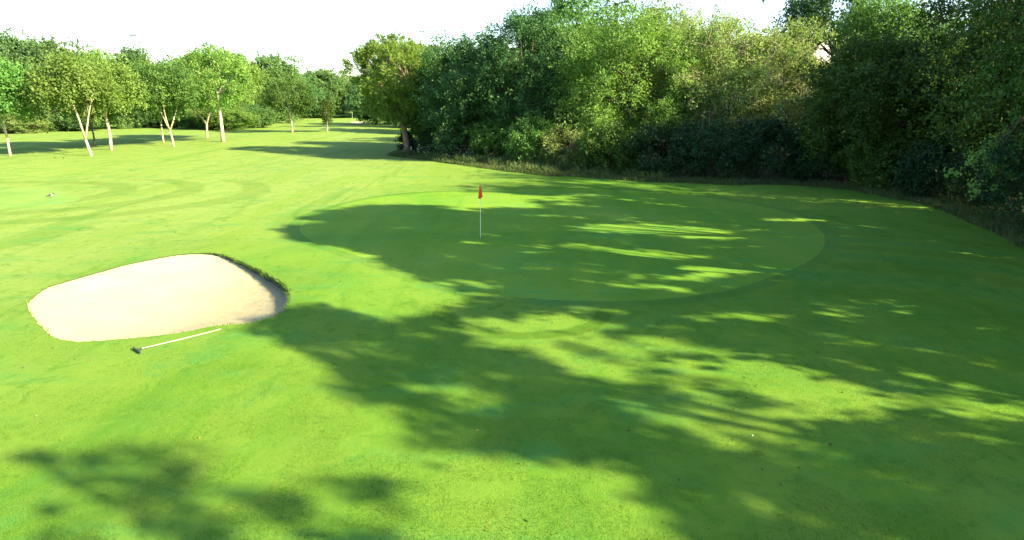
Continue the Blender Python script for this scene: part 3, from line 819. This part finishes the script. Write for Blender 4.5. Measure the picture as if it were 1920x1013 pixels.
for i, (x, y, H, R, lf, lb) in enumerate(B_):
    make_tree('bush', lb, 'bush', G_BUSH, (x, y), H, R, 0.0, M[lf], M['bark_dark'], 400 + i, n1=20, n2=6, ns=13, nl=10, size=.17 if y > 35 else .14, wr=.65, twig=.4,
              trunk_r=.07, limbs=False, low=-.4, carve=i > 9)

# ------------------------------------------------------------------ far tree belt (shared meshes)
protos = []
for i, lf in enumerate(('belt', 'belt_dark', 'light', 'belt_dark', 'pale')):
    protos.append(make_tree('distant_tree', 'x', 'tree', G_BACK, (0, -400), 10, 5, .2, M[lf], M['bark_dark'], 500 + i, n1=40, n2=8, ns=14, nl=11, size=.30, wr=.65,
                            twig=.6, trunk_r=.28, low=-.9))
used = set()
D_ = [
 (-103, 125, 19.4, 7, 0, 'tall tree at the far left edge of the belt'),
 (-97.9, 131, 17.0, 7.5, 3, 'big blue green tree at the left end of the belt'),
 (-96, 139, 16.9, 7, 0, 'mid green tall tree second from the left in the belt'),
 (-91.5, 144, 15.8, 6, 2, 'lighter tall tree with a broken top left of the dip'),
 (-82.7, 118, 9.5, 4.6, 0, 'lower tree with thin pale trunk before the belt at left'),
 (-103, 150, 16, 6, 1, 'dark tree deep behind the left end of the belt'),
 (-96.2, 156, 12.9, 6, 1, 'dark tree in the dip of the left skyline'),
 (-98.8, 176, 17.9, 7.0, 3, 'round dark crown standing above the skyline beside the floodlight mast'),
 (-80.7, 156, 13.5, 6.5, 2, 'yellow green tree right of the round dark crown'),
 (-77.1, 130, 9.4, 4.6, 0, 'low tree with short trunk in the shaded hollow'),
 (-89, 136, 9.5, 5, 1, 'dark tree filling the shaded hollow'),
 (-70.9, 151, 14.8, 6.5, 0, 'broad green tree behind the tallest fairway tree'),
 (-62.5, 151, 15.7, 6.2, 2, 'tall light tree right behind the tallest fairway tree'),
 (-58.0, 162, 15.4, 6.5, 0, 'tall sloping tree at the right of the left belt'),
 (-62.0, 179, 13.5, 6.5, 3, 'darker tree at the right shoulder of the left belt'),
 (-55.5, 141, 7.2, 4.5, 2, 'low bright tree before the right end of the belt'),
 (-64.9, 206, 12.0, 6.5, 1, 'dark oak left of the sapling in the distance'),
 (-60.5, 216, 14.6, 7.5, 0, 'large rounded tree behind the sapling'),
 (-67.9, 266, 14.5, 9, 4, 'pale sunlit tree far beyond the gap'),
 (-50, 262, 13.5, 8, 4, 'pale tree at the end of the far fairway'),
 (-53.5, 236, 13.2, 5.5, 3, 'very dark tree behind the yellow flag'),
 (-47.0, 246, 14, 6.5, 3, 'dark tree right of the yellow flag'),
 (-76, 256, 15, 9, 0, 'distant green tree left of the gap'),
 (-30.0, 208, 19.0, 8, 1, 'tall dark tree hidden partly by the pine'),
 (-31.2, 151, 9, 5, 0, 'bushy tree behind the left side of the pine'),
 (-40.5, 215, 15, 7, 3, 'dark tree behind the left flank of the pine'),
 (-17.7, 131, 15.1, 7, 0, 'tall green tree peeping over the pine shoulder'),
 (-24, 150, 12, 6, 1, 'dark tree behind the trunk of the pine'),
 (-10, 110, 13, 6, 1, 'dark tree behind the left end of the wood'),
 (4, 84, 14, 6.5, 1, 'dark tree deep in the wood behind the ragged oak'),
 (12, 80, 15, 6.5, 1, 'dark tree deep in the wood behind the bright tree'),
 (22, 74, 11, 6.5, 0, 'green tree deep in the wood behind the pale ones'),
 (43.5, 70, 13, 6.5, 1, 'tall dark tree deep in the wood at right'),
 (37.5, 58, 11, 6.5, 1, 'tall dark tree deep behind the dark oak'),
 (36, 46, 12, 6.5, 1, 'tall dark tree deep behind the great oak'),
 (37, 36, 19, 6.5, 1, 'tall dark tree deep behind the right edge oak'),
 (-84, 128, 6.0, 5, 3, 'dense dark shrub tree in the hollow of the belt'),
 (-70, 140, 7.0, 5, 1, 'dense shrub tree behind the wide forked tree'),
 (-112, 118, 14, 7, 1, 'dark tree just outside the left edge'),
]
HD = [
 (-68.5, 138, 5.9, 5.5, 2, 'hedge bush with sunlit face behind the wide forked tree'),
 (-62, 132, 5.6, 5, 0, 'rounded hedge bush left of the tallest fairway tree'),
 (-56.5, 127, 5.3, 4.6, 2, 'sunlit hedge bush right behind the tallest fairway tree'),
 (-53.1, 125.5, 3.9, 3.8, 2, 'low sunlit hedge bush at the right end of the hedge'),
 (-51.5, 133, 4.6, 3.6, 0, 'small green hedge bush tapering towards the distance'),
 (-74.5, 134, 5.0, 4.5, 1, 'dark hedge bush in the middle of the hedge line'),
 (-83.4, 112, 3.3, 3.6, 4, 'brownish dry shrub at the left under the tall trees'),
 (-86, 116, 3.0, 3.5, 4, 'dry low shrub left of the brownish one'),
 (-79.5, 121, 3.5, 4, 1, 'dark low shrub beside the thin pale trunk'),
 (-92, 113, 4.5, 4.5, 1, 'dark shrub at the far left edge of the hedge'),
 (-60, 214, 1.5, 9, 1, 'low dark leafy strip under the distant round tree'),
 (-72, 205, 2.6, 7, 1, 'low dark hedge left of the distant oak'),
 (-41.5, 216, 5, 5, 3, 'dark shrubs at the back of the far green'),
]
for tbl, nm, ct, gp in ((D_, 'distant_tree', 'tree', G_BACK), (HD, 'hedge_bush', 'bush', 'hedge bushes at the foot of the left belt')):
    for i, (x, y, H, R, k, lb) in enumerate(tbl):
        s = (R / 5.0, R / 5.0, H / 10.0)
        o = protos[k]
        if tbl is D_ and k not in used:
            used.add(k); o.location = (x, y, zg(x, y)); o.scale = s; o.rotation_euler = (0, 0, i * 1.7); o['label'] = lb
        else:
            c = copy_tree(o, (x, y, zg(x, y)), i * 1.7 + .4, s, lb, gp, nm)
            c['category'] = ct

# ------------------------------------------------------------------ long grass and flowers along the wood
def strip_points(n, seed, w0, w1, path=EDGE[1:16]):
    r = rng_for(seed); E = np.array(path); seg = np.linalg.norm(np.diff(E, axis=0), axis=1); cum = np.concatenate([[0], np.cumsum(seg)])
    s = r.random(n) * cum[-1]; i = np.clip(np.searchsorted(cum, s) - 1, 0, len(seg) - 1)
    t = ((s - cum[i]) / seg[i])[:, None]
    p = E[i] * (1 - t) + E[i + 1] * t
    d = nrm(E[i + 1] - E[i]); nn = np.column_stack([-d[:, 1], d[:, 0]])
    k = noise3(np.column_stack([p * .35, p[:, 0] * 0]))
    off = w0 + (w1 - w0) * r.random(n)
    p = p + nn * (off + (k - .5) * 1.2)[:, None]
    return np.column_stack([p, zf(p[:, 0], p[:, 1]) - .02]), k
P, k = strip_points(45000, 60, -.35, 2.6)
P2, k2 = strip_points(26000, 63, .3, 4.8, EDGE[1:8])
P2 = P2[noise3(P2 * .8) > .38]
tall = blades('long_grass', P, .30, .030, .35, 61, M['blade'])
rough = blades('rough_weeds', P2, .62, .05, .4, 64, M['blade'])
tag(rough, 'tangled tall weeds on the bank between the pine and the bright tree', 'weeds', kind='stuff')
tag(tall, 'dry long grass growing along the foot of the woodland', 'grass', kind='stuff')
r = rng_for(62)
cl = []
for (cx, cy, sx, sy, n) in ((-7.6, 63.0, 1.6, 1.6, 60), (-3.0, 58.0, 1.3, 1.5, 80), (-9.6, 64.6, 1.0, .8, 18), (-5.0, 58.2, 1.2, .8, 30)):
    a = r.normal(size=(n, 2)) * (sx * .55, sy * .55) + (cx, cy)
    cl.append(np.column_stack([a, zf(a[:, 0], a[:, 1]) + .4 + .7 * r.random(n)]))
cl = np.concatenate(cl)
D = nrm(r.normal(size=cl.shape) * .3 + np.array([0, -.3, 1]))
me = leaf_mesh('wildflowers', cl, D, r.random(len(cl)) * .6, 4, .09, .9, .09, r)
tag(link_mesh('wildflowers', me, M['flower']), 'white umbel wildflowers in the rough right of the pine', 'flowers', kind='stuff')

# tufts hanging over the bunker rim
pts = []; dirs = []
r = rng_for(70)
for i in range(len(BUNKER)):
    a = np.array(BUNKER[i]); b = np.array(BUNKER[(i + 1) % len(BUNKER)]); h = lip_h(*a)
    n = int(np.linalg.norm(b - a) * (12 + 900 * max(0, h - .06)))
    for _ in range(n):
        q = a + (b - a) * r.random() + r.normal(size=2) * .03
        pts.append((q[0], q[1], zg(*q) - r.random() * h * .5)); inw = nrm(np.array([-9.9, 18.1]) - q); dirs.append(inw * .6)
rim = blades('rim_grass', np.array(pts), .10, .016, .45, 71, M['turf_blade'], np.array(dirs))
tag(rim, 'longer grass overhanging the bunker rim', 'grass', kind='stuff')

# short blades standing up from the mown turf nearest the camera
def turf():
    r = rng_for(90); n = 260000
    yy = 5.6 + 12.5 * r.random(n) ** 1.5; xx = (r.random(n) * 2 - 1) * (yy * .86 + 1.2)
    k = noise3(np.column_stack([xx * 1.6, yy * 1.6, xx * 0])) 
    ok = ~in_poly(xx, yy, GREEN) & ~in_poly(xx, yy, BUNKER) & (k > .34 + .12 * r.random(n)) & (xx < 17.5)
    xx, yy = xx[ok], yy[ok]; n = len(xx)
    P = np.column_stack([xx, yy, zf(xx, yy) - .004])
    az = r.random(n) * 6.283; s_ = np.column_stack([np.cos(az), np.sin(az), 0 * az]) * (.0028 + .0022 * r.random(n))[:, None]
    d = nrm(np.column_stack([r.normal(size=n) * .45, r.normal(size=n) * .45, np.ones(n)])) * (.016 + .022 * r.random(n))[:, None]
    V = np.stack([P - s_, P + s_, P + d], 1).reshape(-1, 3)
    me = np_mesh('turf_grass', V, np.arange(n * 3).reshape(-1, 3), np.clip(.5 + .25 * r.normal(size=n), 0, 1))
    tag(link_mesh('turf_grass', me, M['turf_blade']), 'short mown grass blades covering the turf in the foreground', 'grass', kind='stuff')
turf()

def litter():
    r = rng_for(95); n = 420
    yy = 6.5 + 34 * r.random(n) ** 1.3; xx = np.where(r.random(n) < .6, (r.random(n) * .9 - .1) * yy * .85, (r.random(n) * 2 - 1) * yy * .85)
    ok = ~in_poly(xx, yy, BUNKER) & (xx < 17.5); xx, yy = xx[ok], yy[ok]
    P = np.column_stack([xx, yy, zf(xx, yy) + .012])
    me = leaf_mesh('fallen_leaves', P, nrm(r.normal(size=P.shape) * (1, 1, .1)), r.random(len(P)) * .6, 1, .055, .6, .02, r)
    tag(link_mesh('fallen_leaves', me, M['litter']), 'small fallen leaves scattered over the mown turf', 'leaves', kind='stuff')
litter()

# ------------------------------------------------------------------ flagsticks
def flagstick(loc, label, flag_mat, H=2.13, hole=True, seed=0):
    x, y = loc; z = zg(x, y)
    root = empty('flagstick', (x, y, z)); tag(root, label, 'golf flag')
    p = MB(); p.tube([(0, 0, -.1), (0, 0, .4), (0.004, 0, 1.3), (0.0, 0, H)], [.011, .011, .009, .007], 10)
    p.ellipsoid((0, 0, H), (.012, .012, .012), 8, 6)
    p.build('pole', M['white'], root)
    # flag hanging limp in folds from the top of the pole
    f = MB(); nu, nv = 14, 16
    for j in range(nv + 1):
        v = j / nv
        for i in range(nu + 1):
            u = i / nu
            wd = .05 + .135 * v ** .9
            xx = -.02 * v + (u - .32) * wd
            yy = -.022 - .035 * v * abs(math.sin(u * 9 + seed)) - .01 * math.sin(u * 5)
            zz = H + .012 - .54 * v + (.10 * v * (u - .3) * (1 if u > .3 else .2)) + .02 * math.sin(u * 9) * v
            f.v.append(Vector((xx, yy, zz)))
    for j in range(nv):
        for i in range(nu):
            a = j * (nu + 1) + i; f.f.append((a, a + 1, a + nu + 2, a + nu + 1))
    f.build('flag', flag_mat, root)
    if hole:
        c = MB()
        for k in range(20):
            a = 2 * math.pi * k / 20
            c.v += [Vector((.057 * math.cos(a), .057 * math.sin(a), .006)), Vector((.05 * math.cos(a), .05 * math.sin(a), .006)), Vector((.05 * math.cos(a), .05 * math.sin(a), -.1))]
        for k in range(20):
            b, n = k * 3, ((k + 1) % 20) * 3
            c.f += [(b, n, n + 1, b + 1), (b + 1, n + 1, n + 2, b + 2)]
        c.build('cup', M['black'], root)
    return root
flagstick((-1.28, 25.69), 'white flagstick with limp red flag standing in the near green', M['red'])
flagstick((-48.13, 199.5), 'distant flagstick with small yellow flag at the far green', M['yellow'], 2.3, False, 2).scale = (2.2, 2.0, 1.0)

# ------------------------------------------------------------------ bunker rake lying on the grass
def rake():
    a = Vector((-8.36, 13.41)); b = Vector((-7.11, 14.79)); L = (b - a).length
    root = empty('bunker_rake', (a.x, a.y, zg(a.x, a.y)), math.atan2(b.y - a.y, b.x - a.x))
    tag(root, 'bunker rake with white handle lying on the grass below the bunker', 'rake')
    h = MB(); h.tube([(0.02, 0, .055), (.3, 0, .045), (1.1, 0, .032), (L, 0, .03)], [.011, .0125, .0125, .012], 10); h.build('handle', M['cream'], root)
    g = MB(); g.tube([(L - .16, 0, .0315), (L + .01, 0, .031)], [.0145, .0145], 10); g.build('grip', M['cream'], root)
    c = MB(); c.box((0, 0, .045), (.03, .42, .032)); hd = c.build('head', M['black'], root, False)
    s = MB(); s.tube([(.0, 0, .05), (.10, 0, .053)], [.022, .02], 10); s.build('socket', M['black'], root)
    t = MB(); t.tube([(0, 0, .035), (-.01, 0, .0), (-.035, 0, -.025)], [.008, .007, .004], 6); first = t.build('tine', M['black'], hd)
    for k in range(11):
        o = first if k == 0 else first.copy()
        if k: COL.objects.link(o)
        o.location = (0, -.19 + .038 * k, 0)
rake()

# ------------------------------------------------------------------ birds
def bird(loc, rz, label, white=True):
    x, y = loc
    root = empty('magpie', (x, y, zg(x, y)), rz); tag(root, label, 'bird')
    b = MB(); b.ellipsoid((0, 0, .14), (.11, .06, .065), 14, 10, 0, .25); b.build('body', M['white'] if white else M['black'], root)
    h = MB(); h.ellipsoid((.105, 0, .205), (.042, .036, .038), 12, 8); h.ellipsoid((.075, 0, .175), (.05, .045, .045), 12, 8, 0, .8); h.build('head', M['black'], root)
    k = MB(); k.tube([(.14, 0, .205), (.185, 0, .198)], [.011, .002], 6); k.build('beak', M['black'], root)
    for s in (-1, 1):
        w = MB(); w.ellipsoid((-.03, s * .05, .15), (.10, .018, .045), 12, 8, s * .08, .15); w.build('wing', M['black'], root)
        l = MB(); l.tube([(0, s * .025, .10), (-.005, s * .027, .05), (.01, s * .028, 0)], [.008, .005, .004], 6); l.tube([(.01, s * .028, .003), (.045, s * .034, .003)], [.004, .002], 5); l.build('leg', M['black'], root)
    t = MB(); t.tube([(-.08, 0, .12), (-.2, 0, .10), (-.32, 0, .085)], [.022, .02, .006], 6); t.build('tail', M['black'], root)
    return root
bird((-26.54, 36.95), .35, 'black and white magpie standing on the pale mown patch')
bird((-43.85, 62.44), 2.4, 'small dark bird on the grass near the leaning tree, left one of two', False).scale = (.6, .6, .6)
bird((-43.15, 62.64), .4, 'small dark bird on the grass near the leaning tree, right one of two', False).scale = (.55, .55, .55)

# small white balls / debris
for (x, y, lb) in ((4.05, 9.77, 'small white ball lying in the shaded grass in the foreground'),):
    m = MB(); m.ellipsoid((0, 0, .0), (.013, .013, .013), 16, 12)
    o = m.build('golf_ball', M['white']); o.location = (x, y, zg(x, y) + .014); tag(o, lb, 'ball')

# ------------------------------------------------------------------ floodlight mast
def mast():
    x, y = -126.1, 230; root = empty('floodlight_mast', (x, y, zg(x, y))); tag(root, 'thin grey floodlight mast above the trees on the left skyline', 'floodlight')
    p = MB(); p.tube([(0, 0, 0), (0, 0, 14), (0, 0, 27)], [.25, .17, .10], 8); p.build('pole', M['grey'], root)
    c = MB(); c.box((-.9, 0, 26.3), (3.6, .14, .14)); c.build('crossarm', M['grey'], root, False)
    for dx in (-2.5, -1.6, -.7): 
        l = MB(); l.box((dx, -.25, 26.65), (.7, .35, .5)); l.build('lamp', M['grey'], root, False)
mast()

# ------------------------------------------------------------------ house behind the wood
def house():
    x, y = 37.6, 80.0; root = empty('house', (x, y, zg(x, y))); tag(root, 'white rendered house glimpsed through a gap in the trees', 'house')
    w = MB(); w.v = [Vector(p) for p in ((-3.2, 0, 0), (3.2, 0, 0), (3.2, 0, 10.2), (0, 0, 13.0), (-3.2, 0, 10.2), (-3.2, 8, 0), (3.2, 8, 0), (3.2, 8, 10.2), (0, 8, 13.0), (-3.2, 8, 10.2))]
    w.f = [(0, 1, 2, 3, 4), (9, 8, 7, 6, 5), (0, 4, 9, 5), (1, 6, 7, 2)]
    w.build('wall', M['brick'], root, False)
    rf = MB()
    for s in (-1, 1):
        b = len(rf.v)
        for yy in (-.4, 8.4):
            for (px, pz) in ((0, 13.08), (s * 3.6, 9.86), (s * 3.6, 10.0), (0, 13.24)): rf.v.append(Vector((px, yy, pz)))
        rf.f += [(b, b + 1, b + 5, b + 4), (b + 3, b + 2, b + 6, b + 7), (b, b + 1, b + 2, b + 3), (b + 4, b + 5, b + 6, b + 7), (b + 1, b + 2, b + 6, b + 5)]
    rf.build('roof', M['tile'], root, False)
    for zz in (2.0, 5.5):
        f = MB()
        for dx, dz, sx_, sz_ in ((0, -.6, 1.3, .08), (0, .6, 1.3, .08), (-.61, 0, .08, 1.12), (.61, 0, .08, 1.12), (0, 0, .05, 1.12)): f.box((dx, -.03, zz + dz), (sx_, .08, sz_))
        fo = f.build('window', M['white'], root, False)
        g = MB(); g.box((0, -.006, zz), (1.14, .02, 1.12)); g.build('pane', M['glass'], fo, False)
house()
